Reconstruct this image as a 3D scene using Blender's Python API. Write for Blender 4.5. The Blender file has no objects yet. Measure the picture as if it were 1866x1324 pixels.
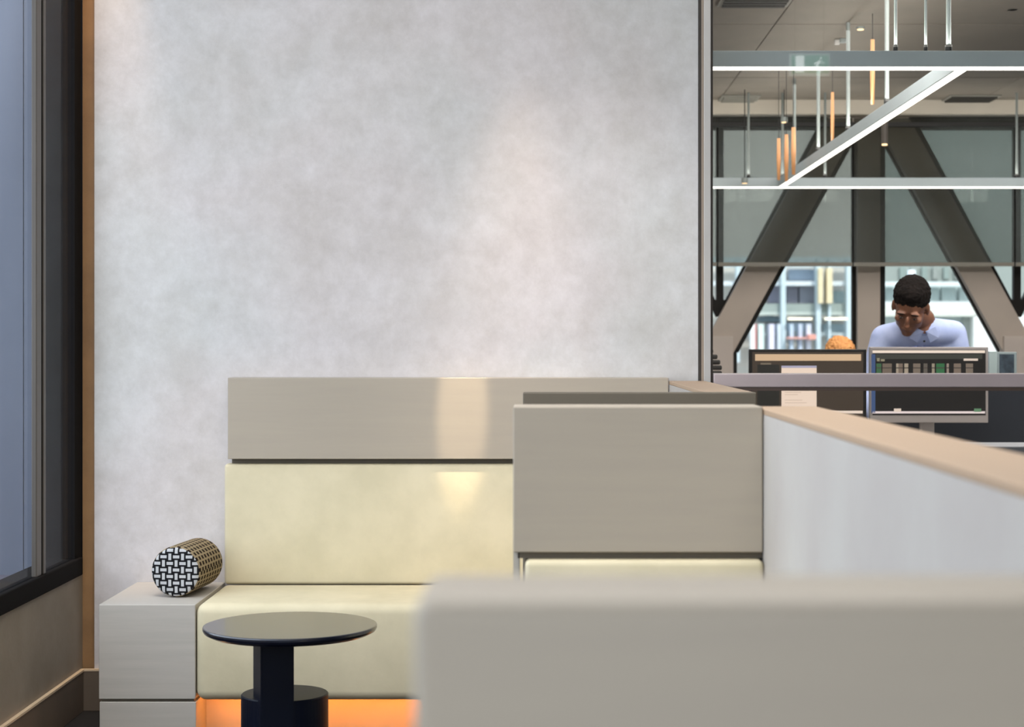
import bpy, bmesh, math, random
from mathutils import Vector, Matrix, Euler
random.seed(7)
S = bpy.context.scene
COL = S.collection
F, VX, VY, H = 3200.0, 985.0, 625.0, 1.2865      # focal px, vanishing point, eye height

# ------------------------------------------------------------ camera
cd = bpy.data.cameras.new('camera'); cam = bpy.data.objects.new('camera', cd); COL.objects.link(cam)
cam.location = (0, 0, H); cam.rotation_euler = (math.pi/2, 0, 0)
cd.sensor_width = 36; cd.lens = F/1866*36
cd.shift_x = -(VX-933)/1866; cd.shift_y = -(662-VY)/1866
cd.clip_start = .05; cd.clip_end = 400
cd.dof.use_dof = True; cd.dof.focus_distance = 5.7; cd.dof.aperture_fstop = 5.0
S.camera = cam
# ------------------------------------------------------------ world, exposure
S.view_settings.view_transform = 'Standard'; S.view_settings.look = 'None'
S.view_settings.gamma = 1; S.view_settings.use_curve_mapping = False
S.view_settings.exposure = 0.0
w = bpy.data.worlds.new('sky'); S.world = w; w.use_nodes = True
nt = w.node_tree; bg = nt.nodes['Background']
tc = nt.nodes.new('ShaderNodeTexCoord'); sx = nt.nodes.new('ShaderNodeSeparateXYZ')
rp = nt.nodes.new('ShaderNodeValToRGB')
rp.color_ramp.elements[0].position = .45; rp.color_ramp.elements[0].color = (.42, .43, .43, 1)
rp.color_ramp.elements[1].position = .62; rp.color_ramp.elements[1].color = (.80, .88, .98, 1)
mr = nt.nodes.new('ShaderNodeMapRange'); mr.inputs[1].default_value = -1; mr.inputs[2].default_value = 1
nt.links.new(tc.outputs['Generated'], sx.inputs[0]); nt.links.new(sx.outputs[2], mr.inputs[0])
nt.links.new(mr.outputs[0], rp.inputs[0]); nt.links.new(rp.outputs[0], bg.inputs[0])
bg.inputs[1].default_value = 2.0

def area(name, loc, rot, sx_, sy_, e, c=(1, 1, 1)):
    l = bpy.data.lights.new(name, 'AREA'); l.shape = 'RECTANGLE'; l.size = sx_; l.size_y = sy_
    l.energy = e; l.color = c
    o = bpy.data.objects.new(name, l); COL.objects.link(o); o.location = loc; o.rotation_euler = rot
    return o
def spot(name, loc, target, e, deg, blend, c=(1, 1, 1), size=.03):
    l = bpy.data.lights.new(name, 'SPOT'); l.energy = e; l.spot_size = math.radians(deg); l.spot_blend = blend
    l.color = c; l.shadow_soft_size = size
    o = bpy.data.objects.new(name, l); COL.objects.link(o); o.location = loc
    o.rotation_euler = (Vector(target)-Vector(loc)).to_track_quat('-Z', 'Y').to_euler()
    return o
area('lounge_ceiling_light', (-.2, 3.1, 3.42), (0, 0, 0), 2.8, 2.2, 101, (1, .965, .93))
area('lounge_fill_behind', (-.2, -2.4, 2.0), (math.radians(90), 0, 0), 2.6, 2.4, 31, (.97, .98, 1))  # added fill behind the camera, no window known there
area('left_window_daylight', (-2.7, 3.6, 1.9), (0, math.radians(-90), 0), 2.6, 4.4, 66, (.90, .95, 1))
area('office_ceiling_fill', (2.2, 9.0, 2.88), (0, 0, 0), 4.0, 4.0, 105, (1, .95, .90))  # added soft fill under the office ceiling, not a fixture
area('office_front_fill', (2.6, 6.8, 2.84), (math.radians(48), 0, 0), 4.0, .5, 120, (1, .95, .90))  # added fill tilted at the far side, to brighten the bracing
sn = bpy.data.lights.new('sun', 'SUN'); sn.energy = 3.4; sn.angle = math.radians(8); sn.color = (1, .97, .92)
so = bpy.data.objects.new('sun', sn); COL.objects.link(so); so.rotation_euler = Vector((-.35, 1, -1.05)).to_track_quat('-Z', 'Y').to_euler()
area('near_bar_up_fill', (2.6, 6.49, 2.38), (math.pi, 0, 0), 5.6, .05, 16, (1, .95, .88))  # this and the next two: upward lights added to brighten the office ceiling
area('far_bar_up_fill', (2.6, 11.45, 2.38), (math.pi, 0, 0), 5.6, .05, 16, (1, .95, .88))
area('running_bar_up_fill', (1.57, 8.9, 2.38), (math.pi, 0, 0), .05, 4.6, 18, (1, .95, .88))
spot('downlight_beam', (-.20, 5.35, 3.2), (-.27, 6.07, 1.07), 430, 5.2, .55, (1, .80, .56), .02)
spot('wall_bounce_fill', (-.05, 5.80, 3.1), (-.10, 6.15, 1.25), 70, 22, 1, (1, .74, .58), .05)  # added spot standing in for warm bounce off the panel top
spot('downlight_seat', (-.25, 5.45, 3.3), (-.25, 5.85, .45), 42, 24, 1, (1, .80, .62), .05)
spot('corner_downlight', (-1.53, 6.06, 3.4), (-1.54, 6.15, 1.8), 120, 24, 1, (1, .62, .32), .03)
spot('bench_fill_spot', (-1.15, 4.9, 3.4), (-1.25, 5.8, .45), 75, 32, 1, (.96, .98, 1), .06)  # added spot that lifts the bench end and bolster
spot('wall_fill_spot', (.2, 4.7, 3.4), (.15, 6.15, 1.05), 95, 40, 1, (1, .95, .94), .06)  # added spot that lifts the lower plaster

# ------------------------------------------------------------ helpers
def P(x, y, D):
    return Vector(((x-VX)*D/F, D, H-(y-VY)*D/F))
def wx(x, D): return (x-VX)*D/F
def wz(y, D): return H-(y-VY)*D/F
def lin(c):
    return tuple(((v/255)/12.92 if v/255 <= .04045 else ((v/255+.055)/1.055)**2.4) for v in c)+(1,)
MATS = {}
def mat(name, c, rough=.6, c2=None, scale=4, detail=6, bump=0, bscale=60, metal=0, emit=None, es=0,
        spec=.5, lo=.35, hi=.65, stretch=None, coat=0):
    if name in MATS: return MATS[name]
    m = bpy.data.materials.new(name); m.use_nodes = True; n = m.node_tree; b = n.nodes['Principled BSDF']
    b.inputs['Roughness'].default_value = rough; b.inputs['Metallic'].default_value = metal
    b.inputs['Specular IOR Level'].default_value = spec; b.inputs['Coat Weight'].default_value = coat
    b.inputs['Base Color'].default_value = lin(c)
    t = n.nodes.new('ShaderNodeTexCoord'); mp = n.nodes.new('ShaderNodeMapping')
    n.links.new(t.outputs['Object'], mp.inputs[0])
    if stretch: mp.inputs['Scale'].default_value = stretch
    nz = n.nodes.new('ShaderNodeTexNoise'); nz.inputs['Scale'].default_value = scale; nz.inputs['Detail'].default_value = detail
    nz.inputs['Roughness'].default_value = .6
    r = n.nodes.new('ShaderNodeValToRGB'); n.links.new(mp.outputs[0], nz.inputs[0]); n.links.new(nz.outputs[0], r.inputs[0])
    if c2 is None: c2 = tuple(v*.96 for v in c)
    r.color_ramp.elements[0].position = lo; r.color_ramp.elements[0].color = lin(c2)
    r.color_ramp.elements[1].position = hi; r.color_ramp.elements[1].color = lin(c)
    n.links.new(r.outputs[0], b.inputs['Base Color'])
    if bump:
        n2 = n.nodes.new('ShaderNodeTexNoise'); n2.inputs['Scale'].default_value = bscale; n2.inputs['Detail'].default_value = 4
        n.links.new(mp.outputs[0], n2.inputs[0]); bp = n.nodes.new('ShaderNodeBump')
        bp.inputs['Strength'].default_value = bump; bp.inputs['Distance'].default_value = .004
        n.links.new(n2.outputs[0], bp.inputs['Height']); n.links.new(bp.outputs[0], b.inputs['Normal'])
    if emit:
        b.inputs['Emission Color'].default_value = lin(emit); b.inputs['Emission Strength'].default_value = es
    MATS[name] = m; return m
def glass(name, tint, refl=1.0, base=.0):
    m = bpy.data.materials.new(name); m.use_nodes = True; n = m.node_tree
    n.nodes.remove(n.nodes['Principled BSDF']); out = n.nodes['Material Output']
    tr = n.nodes.new('ShaderNodeBsdfTransparent'); tr.inputs[0].default_value = tint+(1,)
    gl = n.nodes.new('ShaderNodeBsdfGlossy'); gl.inputs['Roughness'].default_value = .02
    fr = n.nodes.new('ShaderNodeFresnel'); fr.inputs[0].default_value = 1.45
    ma = n.nodes.new('ShaderNodeMath'); ma.operation = 'MULTIPLY_ADD'; ma.inputs[1].default_value = refl; ma.inputs[2].default_value = base
    mx = n.nodes.new('ShaderNodeMixShader')
    n.links.new(fr.outputs[0], ma.inputs[0]); n.links.new(ma.outputs[0], mx.inputs[0])
    n.links.new(tr.outputs[0], mx.inputs[1]); n.links.new(gl.outputs[0], mx.inputs[2]); n.links.new(mx.outputs[0], out.inputs[0])
    return m

def tag(o, label=None, cat=None, group=None, kind=None):
    if label: o['label'] = label
    if cat: o['category'] = cat
    if group: o['group'] = group
    if kind: o['kind'] = kind
    return o
ORG = {}
def thing(name, loc, label=None, cat=None, group=None, kind=None):
    o = bpy.data.objects.new(name, None); COL.objects.link(o); o.location = loc; o.empty_display_size = .05
    ORG[o] = Vector(loc); return tag(o, label, cat, group, kind)
def build(name, bm, m, parent=None, smooth=False, loc=None):
    """verts are given in world coordinates; the object's origin is its parent's, or loc"""
    org = ORG[parent] if parent is not None else Vector(loc if loc is not None else (0, 0, 0))
    if parent is None and loc is None:
        vs = [v.co for v in bm.verts]
        org = Vector(((min(v.x for v in vs)+max(v.x for v in vs))/2, (min(v.y for v in vs)+max(v.y for v in vs))/2, min(v.z for v in vs)))
    for v in bm.verts: v.co -= org
    bmesh.ops.recalc_face_normals(bm, faces=bm.faces)
    me = bpy.data.meshes.new(name); bm.to_mesh(me); bm.free()
    for mm in (m if isinstance(m, (list, tuple)) else [m]): me.materials.append(mm)
    if smooth:
        for p in me.polygons: p.use_smooth = True
    o = bpy.data.objects.new(name, me); COL.objects.link(o)
    if parent is not None: o.parent = parent
    else: o.location = org
    ORG[o] = org
    return o
def add_box(bm, x0, x1, y0, y1, z0, z1, bev=0, seg=1, mi=0):
    r = bmesh.ops.create_cube(bm, size=1)
    vs = r['verts']
    for v in vs:
        v.co = Vector(((x0+x1)/2+v.co.x*(x1-x0), (y0+y1)/2+v.co.y*(y1-y0), (z0+z1)/2+v.co.z*(z1-z0)))
    es = list({e for v in vs for e in v.link_edges}); fs = list({f for v in vs for f in v.link_faces})
    for f in fs: f.material_index = mi
    if bev: bmesh.ops.bevel(bm, geom=es, offset=bev, segments=seg, affect='EDGES', profile=.5)
def box(name, x0, x1, y0, y1, z0, z1, m, parent=None, bev=.0, seg=2, smooth=False, **k):
    bm = bmesh.new(); add_box(bm, x0, x1, y0, y1, z0, z1, bev, seg)
    o = build(name, bm, m, parent, False)
    if bev and seg > 2:
        for p in o.data.polygons: p.use_smooth = True
    return tag(o, **k) if k else o
def add_prism(bm, pts, y0, y1):
    """polygon in XZ extruded along Y"""
    a = [bm.verts.new((p[0], y0, p[1])) for p in pts]; b = [bm.verts.new((p[0], y1, p[1])) for p in pts]
    bm.faces.new(a); bm.faces.new(list(reversed(b))); n = len(pts)
    for i in range(n): bm.faces.new((a[i], b[i], b[(i+1) % n], a[(i+1) % n]))
def add_cyl(bm, p0, p1, r0, r1=None, n=16):
    r1 = r0 if r1 is None else r1; p0, p1 = Vector(p0), Vector(p1); d = p1-p0
    M = Matrix.Translation((p0+p1)/2) @ d.to_track_quat('Z', 'Y').to_matrix().to_4x4()
    bmesh.ops.create_cone(bm, cap_ends=True, segments=n, radius1=r0, radius2=r1, depth=d.length, matrix=M)
def add_ell(bm, c, r, R=None, sub=3):
    M = Matrix.Translation(Vector(c)) @ (R.to_4x4() if R else Matrix.Identity(4)) @ Matrix.Diagonal((r[0], r[1], r[2], 1))
    bmesh.ops.create_icosphere(bm, subdivisions=sub, radius=1, matrix=M)
def add_lathe(bm, prof, c, n=64):
    rings = []
    for r, z in prof:
        rings.append([bm.verts.new((c[0]+r*math.cos(2*math.pi*i/n), c[1]+r*math.sin(2*math.pi*i/n), c[2]+z)) for i in range(n)] if r > 1e-6 else [bm.verts.new((c[0], c[1], c[2]+z))])
    for a, b in zip(rings, rings[1:]):
        for i in range(n):
            j = (i+1) % n
            if len(a) == 1: bm.faces.new((a[0], b[i], b[j]))
            elif len(b) == 1: bm.faces.new((a[i], a[j], b[0]))
            else: bm.faces.new((a[i], a[j], b[j], b[i]))

# ------------------------------------------------------------ materials
def plaster_mat():
    m = bpy.data.materials.new('polished_plaster'); m.use_nodes = True; n = m.node_tree; b = n.nodes['Principled BSDF']
    t = n.nodes.new('ShaderNodeTexCoord')
    def nz(s, d, rg, off):
        mp = n.nodes.new('ShaderNodeMapping'); mp.inputs['Location'].default_value = (off, off*1.7, off*.3)
        x = n.nodes.new('ShaderNodeTexNoise'); x.inputs['Scale'].default_value = s; x.inputs['Detail'].default_value = d
        x.inputs['Roughness'].default_value = rg; x.inputs['Distortion'].default_value = .1
        n.links.new(t.outputs['Object'], mp.inputs[0]); n.links.new(mp.outputs[0], x.inputs[0]); return x
    a = nz(2.6, 10, .72, 3.1); c = nz(14, 9, .75, 0); d = nz(1.1, 3, .5, 9)
    r = n.nodes.new('ShaderNodeValToRGB'); r.color_ramp.elements[0].position = .34; r.color_ramp.elements[0].color = lin((199, 196, 192))
    r.color_ramp.elements[1].position = .60; r.color_ramp.elements[1].color = lin((212, 210, 209))
    n.links.new(a.outputs[0], r.inputs[0])
    r2 = n.nodes.new('ShaderNodeValToRGB'); r2.color_ramp.elements[0].position = .3; r2.color_ramp.elements[0].color = (.80, .79, .775, 1)
    r2.color_ramp.elements[1].position = .62; r2.color_ramp.elements[1].color = (1, 1, 1, 1)
    n.links.new(c.outputs[0], r2.inputs[0])
    r3 = n.nodes.new('ShaderNodeValToRGB'); r3.color_ramp.elements[0].position = .4; r3.color_ramp.elements[0].color = (.975, 1, 1.0, 1)
    r3.color_ramp.elements[1].position = .6; r3.color_ramp.elements[1].color = (1, .965, .965, 1)
    n.links.new(d.outputs[0], r3.inputs[0])
    m1 = n.nodes.new('ShaderNodeMix'); m1.data_type = 'RGBA'; m1.blend_type = 'MULTIPLY'; m1.inputs[0].default_value = .75
    n.links.new(r.outputs[0], m1.inputs[6]); n.links.new(r2.outputs[0], m1.inputs[7])
    m2 = n.nodes.new('ShaderNodeMix'); m2.data_type = 'RGBA'; m2.blend_type = 'MULTIPLY'; m2.inputs[0].default_value = 1
    n.links.new(m1.outputs[2], m2.inputs[6]); n.links.new(r3.outputs[0], m2.inputs[7])
    n.links.new(m2.outputs[2], b.inputs['Base Color']); b.inputs['Roughness'].default_value = .62
    bp = n.nodes.new('ShaderNodeBump'); bp.inputs['Strength'].default_value = .15; bp.inputs['Distance'].default_value = .004
    n.links.new(c.outputs[0], bp.inputs['Height']); n.links.new(bp.outputs[0], b.inputs['Normal'])
    return m
M_plaster = plaster_mat()
M_brown = mat('brown_plaster', (156, 144, 128), .7, (140, 128, 112), 3, bump=.15)
M_skirt = mat('brown_skirting', (112, 96, 80), .6, (102, 88, 74), 4)
M_bronze = mat('bronze_panel', (162, 124, 82), .55, (140, 106, 70), 5, bump=.1)
M_cream_line = mat('cream_skirting_edge', (225, 200, 168), .5)
M_black = mat('black_carpet', (22, 22, 24), .95, (14, 14, 15), 60, bump=.3, bscale=300)
M_frame = mat('dark_anodised_frame', (24, 22, 21), .85, metal=.0, spec=.08)
M_taupe = mat('taupe_laminate', (170, 160, 144), .5, (167, 157, 142), 3, stretch=(1, 1, 14))
M_taupe_d = mat('taupe_shadow_gap', (104, 96, 82), .7)
M_tan = mat('tan_cap', (176, 150, 124), .55, (170, 145, 120), 4, stretch=(1, .2, 1))
M_white = mat('white_partition', (184, 181, 175), .7, (175, 169, 164), 2.2)
M_lam = mat('warm_grey_laminate', (186, 180, 171), .5, (178, 173, 164), 3, stretch=(1, 1, 16))
M_cream = mat('cream_leather', (216, 205, 174), .68, (203, 193, 162), 5, spec=.3, bump=.12, bscale=40)
M_plinth = mat('pale_plinth', (220, 205, 180), .6)
M_led = mat('amber_led', (255, 170, 90), .5, emit=(255, 158, 76), es=26)
M_navy = mat('navy_black_lacquer', (8, 14, 32), .28, (6, 12, 28), 8, coat=.6, spec=.7)
M_post = mat('navy_satin_post', (5, 12, 30), .45, (4, 10, 26), 8, spec=.25)
M_steel = mat('brushed_grey_metal', (186, 184, 180), .4, metal=.2)
M_gasket = mat('dark_gasket', (52, 46, 40), .6)
M_lilac = mat('lilac_grey_rail', (182, 168, 168), .35)
M_blue_panel = mat('blue_grey_facade', (106, 114, 130), .5, (99, 106, 120), 1.2, stretch=(4, 1, .3))
M_glass = glass('clear_glass', (.975, .984, .98), .8, .012)
M_glass_l = glass('side_window_glass', (.92, .94, .97), .08)

# ------------------------------------------------------------ lounge shell
WD = 6.154; XL = -1.61
ZC = 3.5
def st(o, **k): return tag(o, kind='structure', **k)
st(box('floor', XL-.1, 6.5, -2.5, 12.6, -.05, 0, M_black))
st(box('ceiling', XL-.1, 6.5, -2.5, WD, ZC, ZC+.05, mat('lounge_ceiling', (205, 202, 198), .8)))
st(box('wall_front', 1.3, 6.5, -2.6, -2.5, 0, ZC, mat('lounge_back_wall', (120, 112, 102), .8)))
st(box('wall_front', XL-.1, 1.3, -2.6, -2.5, 0, .7, mat('lounge_back_wall', (120, 112, 102), .8)))  # low part only; the opening above is made up for the fill light
st(box('wall_right', 6.5, 6.6, -2.6, WD, 0, ZC, mat('lounge_back_wall', (120, 112, 102), .8)))
st(box('wall_rear', wx(172, WD), wx(1272, WD), WD, WD+.12, 0, ZC, M_plaster, label='mottled pale grey polished plaster wall behind the banquette'))
st(box('trim_1', XL, wx(172, WD), WD+.02, WD+.1, 0, ZC, M_bronze, label='narrow brown vertical strip in the corner left of plaster wall'))
sk = st(box('baseboard_rear', XL, wx(180, WD)+.02, WD-.012, WD, 0, .140, M_skirt, bev=.002, seg=1))
box('skirting_edge', XL, wx(180, WD)+.02, WD-.014, WD, .140, .147, M_cream_line, sk)
ws = .478                                   # window sill height
st(box('wall_left', XL-.14, XL, -1.0, WD+.1, 0, ws, M_brown, label='brown plastered low wall under the left window'))
sk = st(box('baseboard_left', XL, XL+.012, -1.0, WD-.012, 0, .140, M_skirt, bev=.002, seg=1))
box('skirting_edge', XL, XL+.014, -1.0, WD-.012, .140, .147, M_cream_line, sk)
def dl(x): return 1.61*F/(VX-x)             # depth on the left wall of pixel column x
W1 = thing('window_1', (XL, 5.5, ws), kind='structure', label='tall dark framed window in the left wall')
box('window_sill', XL-.10, XL+.012, -1, dl(145), ws-.0, ws+.062, M_frame, W1, bev=.004)
box('window_frame', XL-.10, XL, dl(136), dl(145)+.02, ws+.062, ZC, M_frame, W1)
box('mullion', XL-.014, XL+.003, dl(65), dl(74), ws+.062, ZC, mat('bronze_mullion', (80, 74, 67), .4), W1, bev=.003)
box('mullion', XL-.014, XL-.001, dl(74), dl(78), ws+.062, ZC, M_frame, W1)
box('mullion', XL-.014, XL+.003, dl(78), dl(82), ws+.062, ZC, mat('bronze_mullion', (80, 74, 67), .4), W1, bev=.002)
box('glass_pane', XL-.012, XL-.006, -1, dl(66), ws+.062, ZC, M_glass_l, W1)
box('glass_pane', XL-.012, XL-.006, dl(82), dl(136), ws+.062, ZC, M_glass_l, W1)
# outside the left window
box('facade_column', wx(66, 6.3), wx(139, 6.3)-.0, 6.3, 6.5, -1, 5, mat('dark_facade', (24, 21, 23), .9, spec=.05), label='dark outside column seen through the narrow left window pane', cat='column')
o = thing('facade_panel', (-2.6, 7.0, 0), 'blue grey cladding outside the left window', 'cladding')
for i, (a, b) in enumerate(((-5.6, -4.9), (-4.895, -4.25), (-4.245, -3.605), (-3.6, -2.9), (-2.895, -2.2), (-2.195, wx(42, 7)), (wx(42, 7)+.004, -1.7))):
    box('cladding_panel', a, b, 7.0, 7.03, -1, 5, M_blue_panel, o)
box('outer_ledge', -5.6, -1.76, 4.0, 7.0, .30, .363, mat('outer_ledge', (112, 106, 118), .6), label='pale lilac outside ledge below the left window glass', cat='ledge')

# glazed screen to the office
W2 = thing('window_2', (.55, WD, 0), kind='structure', label='glazed screen between the lounge and the office')
g = [wx(v, WD) for v in (1272, 1276.5, 1281, 1293.5, 1298)]
box('frame_post', g[0], g[1], WD-.03, WD+.1, 0, ZC, M_gasket, W2)
box('frame_post', g[1], g[2], WD-.034, WD+.1, 0, ZC, mat('bronze_edge', (150, 136, 120), .4), W2)
box('frame_post', g[2], g[3], WD-.038, WD+.1, 0, ZC, M_steel, W2, bev=.002)
box('gasket', g[3], g[4], WD-.02, WD+.1, 0, ZC, M_gasket, W2)
zt, zb = wz(680, WD), wz(705, WD)
box('transom', g[4], 6.5, WD-.05, WD+.06, zb, zt, M_lilac, W2, bev=.004)
box('transom_lip', g[4], 6.5, WD-.046, WD+.06, wz(711, WD), zb, mat('brown_lip', (84, 68, 60), .5), W2)
box('glass_pane', g[4], 6.5, WD+.0, WD+.012, zt, ZC, M_glass, W2)
box('glass_pane', g[4], 6.5, WD+.0, WD+.012, .0, zb, M_glass, W2)

# ------------------------------------------------------------ rear banquette
DB = 5.623; XP0, XP1 = .445, .571           # partition faces
R = thing('banquette', (-.3, 5.9, 0), 'long cream upholstered banquette with taupe back panel against the plaster wall', 'banquette')
xa, xb = wx(180, DB), wx(357, DB)
box('end_box', xa, xb-.002, DB, WD-.002, .147, .450, M_lam, R, bev=.0025, seg=2)
box('shadow_gap', xa+.006, xb-.008, DB+.012, WD-.004, .138, .147, M_taupe_d, R)
box('end_plinth', xa+.002, xb, DB+.001, WD-.004, 0, .138, M_lam, R, bev=.002)
box('seat_cushion', xb, XP0-.003, DB-.012, WD-.07, .143, .453, M_cream, R, bev=.032, seg=5)
box('back_cushion', wx(408, 6.08), XP0-.003, 6.085, WD-.002, .450, wz(845, 6.085), M_cream, R, bev=.012, seg=4)
box('reveal', wx(420, 6.08), XP0-.003, 6.11, WD-.003, wz(846, 6.08), wz(835, 6.08), M_taupe_d, R)
box('back_panel', wx(415, 6.07), XP0-.003, 6.07, WD-.002, wz(836, 6.07), wz(688, 6.07), M_taupe, R, bev=.002)
box('plinth', xb+.0, XP0-.003, 5.80, WD-.01, 0, .13, M_plinth, R)
box('led_strip', xb+.03, XP0-.03, 5.70, 5.715, .134, .142, M_led, R, label='amber light strip under the seat')
# rear partition
cp = .131; zp = H-cp
def partition(y0, y1, label, cl=True):
    o = thing('booth_partition', ((XP0+XP1)/2, (y0+y1)/2, 0), label, 'partition')
    box('panel', XP0, XP1, y0, y1, 0, zp-.012, M_white, o)
    box('cap', XP0, XP1, y0, y1, zp-.012, zp, M_tan, o, bev=.0015, seg=1)
    return o
partition(4.70, WD-.052, 'low white partition with tan cap behind the grey panels, reaching the plaster wall')
def facing(y0, label):
    """bench whose back is turned to the camera"""
    o = thing('banquette', (.2, y0+.3, 0), label, 'banquette')
    return o
B2 = facing(4.67, 'taupe backed bench seen from behind, only its dark top edge showing above the grey panel')
box('back_panel', wx(953, 4.67), XP1, 4.64, 4.695, .40, wz(714.5, 4.66), mat('shaded_taupe_back', (104, 96, 82), .6), B2, bev=.003)  # darker taupe holds the shade on this unlit back
box('base', wx(953, 4.67), XP0-.004, 4.64, 4.72, 0, .40, M_taupe, B2)
box('seat_cushion', wx(953, 4.67), XP0-.004, 4.72, 5.0, .143, .453, M_cream, B2, bev=.03, seg=4)

# ------------------------------------------------------------ middle booth
DM = 3.5
B3 = thing('banquette', (.2, 3.3, 0), 'bench with large taupe panel above a cream cushion, in the middle right', 'banquette')
xm = wx(935, DM)
box('back_panel', xm, XP0-.002, DM, 3.64, wz(1006, DM), wz(740.7, DM), M_taupe, B3, bev=.0025)
box('reveal', wx(943, DM), XP0-.002, DM+.02, 3.62, wz(1019, DM), wz(1005, DM), M_taupe_d, B3)
box('side_board', xm, wx(946, DM), DM+.02, 3.64, 0, wz(1006, DM), M_lam, B3)
box('back_cushion', wx(957, DM), XP0-.002, DM-.02, 3.62, .45, wz(1019, DM), M_cream, B3, bev=.012, seg=4)
box('seat_cushion', xm, XP0-.002, DM-.55, DM-.0, .143, .453, M_cream, B3, bev=.03, seg=4)
box('plinth', xm+.02, XP0-.01, DM-.45, DM+.1, 0, .14, M_plinth, B3)
partition(-.4, 3.645, 'long white partition with tan cap running towards the viewer at right')
# near bench back
DN = .875
B4 = thing('banquette', (.2, 1.0, 0), 'blurred taupe bench back closest to the viewer at lower right', 'banquette')
box('back_panel', -.064, XP0-.002, DN, .985, .0, H-.1285, M_taupe, B4, bev=.010, seg=4)
box('seat_cushion', -.05, XP0-.002, .99, 1.5, .143, .453, M_cream, B4, bev=.03, seg=4)
box('plinth', -.03, XP0-.01, 1.0, 1.4, 0, .14, M_plinth, B4)

# ------------------------------------------------------------ side table
TD = 4.91; tx = wx(529, TD)
T = thing('side_table', (tx, TD, 0), 'small round navy black side table with square post and drum foot', 'table')
bm = bmesh.new(); r = .2417; z = wz(1137.6, TD)
add_lathe(bm, [(0, 0), (r-.004, 0), (r-.001, -.001), (r, -.004), (r, -.009), (r-.004, -.016), (r-.02, -.024), (0, -.024)], (tx, TD, z), 96)
o = build('tabletop', bm, M_navy, T)
bm = bmesh.new()
c0 = Vector((wx(475, 4.80), 4.80)); a = Vector((.087, .03)); b = Vector((-.039, .113))
q = [c0, c0+a, c0+a+b, c0+b]
lo = [bm.verts.new((p.x, p.y, 0)) for p in q]; hi = [bm.verts.new((p.x, p.y, z-.02)) for p in q]
bm.faces.new(lo[::-1]); bm.faces.new(hi)
for i in range(4): bm.faces.new((lo[i], lo[(i+1) % 4], hi[(i+1) % 4], hi[i]))
bmesh.ops.bevel(bm, geom=[e for e in bm.edges if abs(e.verts[0].co.z-e.verts[1].co.z) > .1], offset=.002, segments=2, affect='EDGES')
build('post', bm, M_post, T)
dx = wx(519, 4.95); dz = wz(1262, 4.95)
bm = bmesh.new(); add_lathe(bm, [(0, dz), (.119, dz), (.122, dz-.003), (.122, 0), (0, 0)], (dx, 4.95, 0), 64)
build('drum_foot', bm, M_post, T)

# ------------------------------------------------------------ bolster cushion
def weave_mat(name, light, dark, light2, dark2, side):
    m = bpy.data.materials.new(name); m.use_nodes = True; n = m.node_tree; b = n.nodes['Principled BSDF']
    b.inputs['Roughness'].default_value = .9; b.inputs['Specular IOR Level'].default_value = .1
    uv = n.nodes.new('ShaderNodeUVMap'); s = n.nodes.new('ShaderNodeSeparateXYZ'); n.links.new(uv.outputs[0], s.inputs[0])
    def mth(op, a, b_=None):
        x = n.nodes.new('ShaderNodeMath'); x.operation = op
        for i, v in enumerate((a, b_)):
            if v is None: continue
            if isinstance(v, (int, float)): x.inputs[i].default_value = v
            else: n.links.new(v, x.inputs[i])
        return x.outputs[0]
    U, V = s.outputs[0], s.outputs[1]
    fu = mth('FRACT', U); fv = mth('FRACT', V)
    if not side:      # dark grid with every other crossing broken: basket weave
        iu = mth('FLOOR', U); iv = mth('FLOOR', V)
        par = mth('MODULO', mth('ABSOLUTE', mth('ADD', iu, iv)), 2)
        du = mth('GREATER_THAN', mth('ABSOLUTE', mth('SUBTRACT', fu, .5)), .23); dv = mth('GREATER_THAN', mth('ABSOLUTE', mth('SUBTRACT', fv, .5)), .23)
        fac = mth('ADD', mth('MULTIPLY', du, par), mth('MULTIPLY', dv, mth('SUBTRACT', 1, par)))
    else:             # slanted rows of dark dashes
        sh = mth('FRACT', mth('ADD', U, mth('MULTIPLY', mth('FLOOR', V), .5)))
        fac = mth('MULTIPLY', mth('LESS_THAN', sh, .55), mth('LESS_THAN', fv, .66))
    mx = n.nodes.new('ShaderNodeMix'); mx.data_type = 'RGBA'; n.links.new(fac, mx.inputs[0])
    mx.inputs[6].default_value = lin(light); mx.inputs[7].default_value = lin(dark)
    n.links.new(mx.outputs[2], b.inputs['Base Color']); return m
M_we = weave_mat('basket_weave_end', (186, 187, 188), (28, 28, 30), 0, 0, False)
M_ws = weave_mat('basket_weave_side', (150, 134, 106), (40, 30, 24), 0, 0, True)
br = .0835; bl = .285
p0 = Vector((wx(319, 5.77), 5.77, .452+br)); p1 = Vector((wx(366, 6.04)-.003, 6.04, .452+br))
axis = (p1-p0).normalized(); side = axis.cross(Vector((0, 0, 1))).normalized(); up = Vector((0, 0, 1))
bm = bmesh.new(); uvl = bm.loops.layers.uv.new('UVMap'); n = 64
prof = [(-.010, 0), (-.009, .35), (-.007, .66), (-.003, .86), (.004, .955), (.012, .992), (.5, 1.0), (1-.012, .992), (1-.004, .955), (1.002, .88), (1.006, .6), (1.006, 0)]
L = (p1-p0).length; rings = []
for t, rr in prof:
    tt = t*L if 0 <= t <= 1 else (t*.28 if t < 0 else L+(t-1)*.28)
    if t in (.004, .012): tt = t
    if t in (1-.004, 1-.012): tt = L-(1-t)
    c = p0+axis*tt
    rings.append(([bm.verts.new(c+(side*math.cos(2*math.pi*i/n)+up*math.sin(2*math.pi*i/n))*br*max(rr, .001)) for i in range(n)], rr, tt))
cell = .0215
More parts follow.
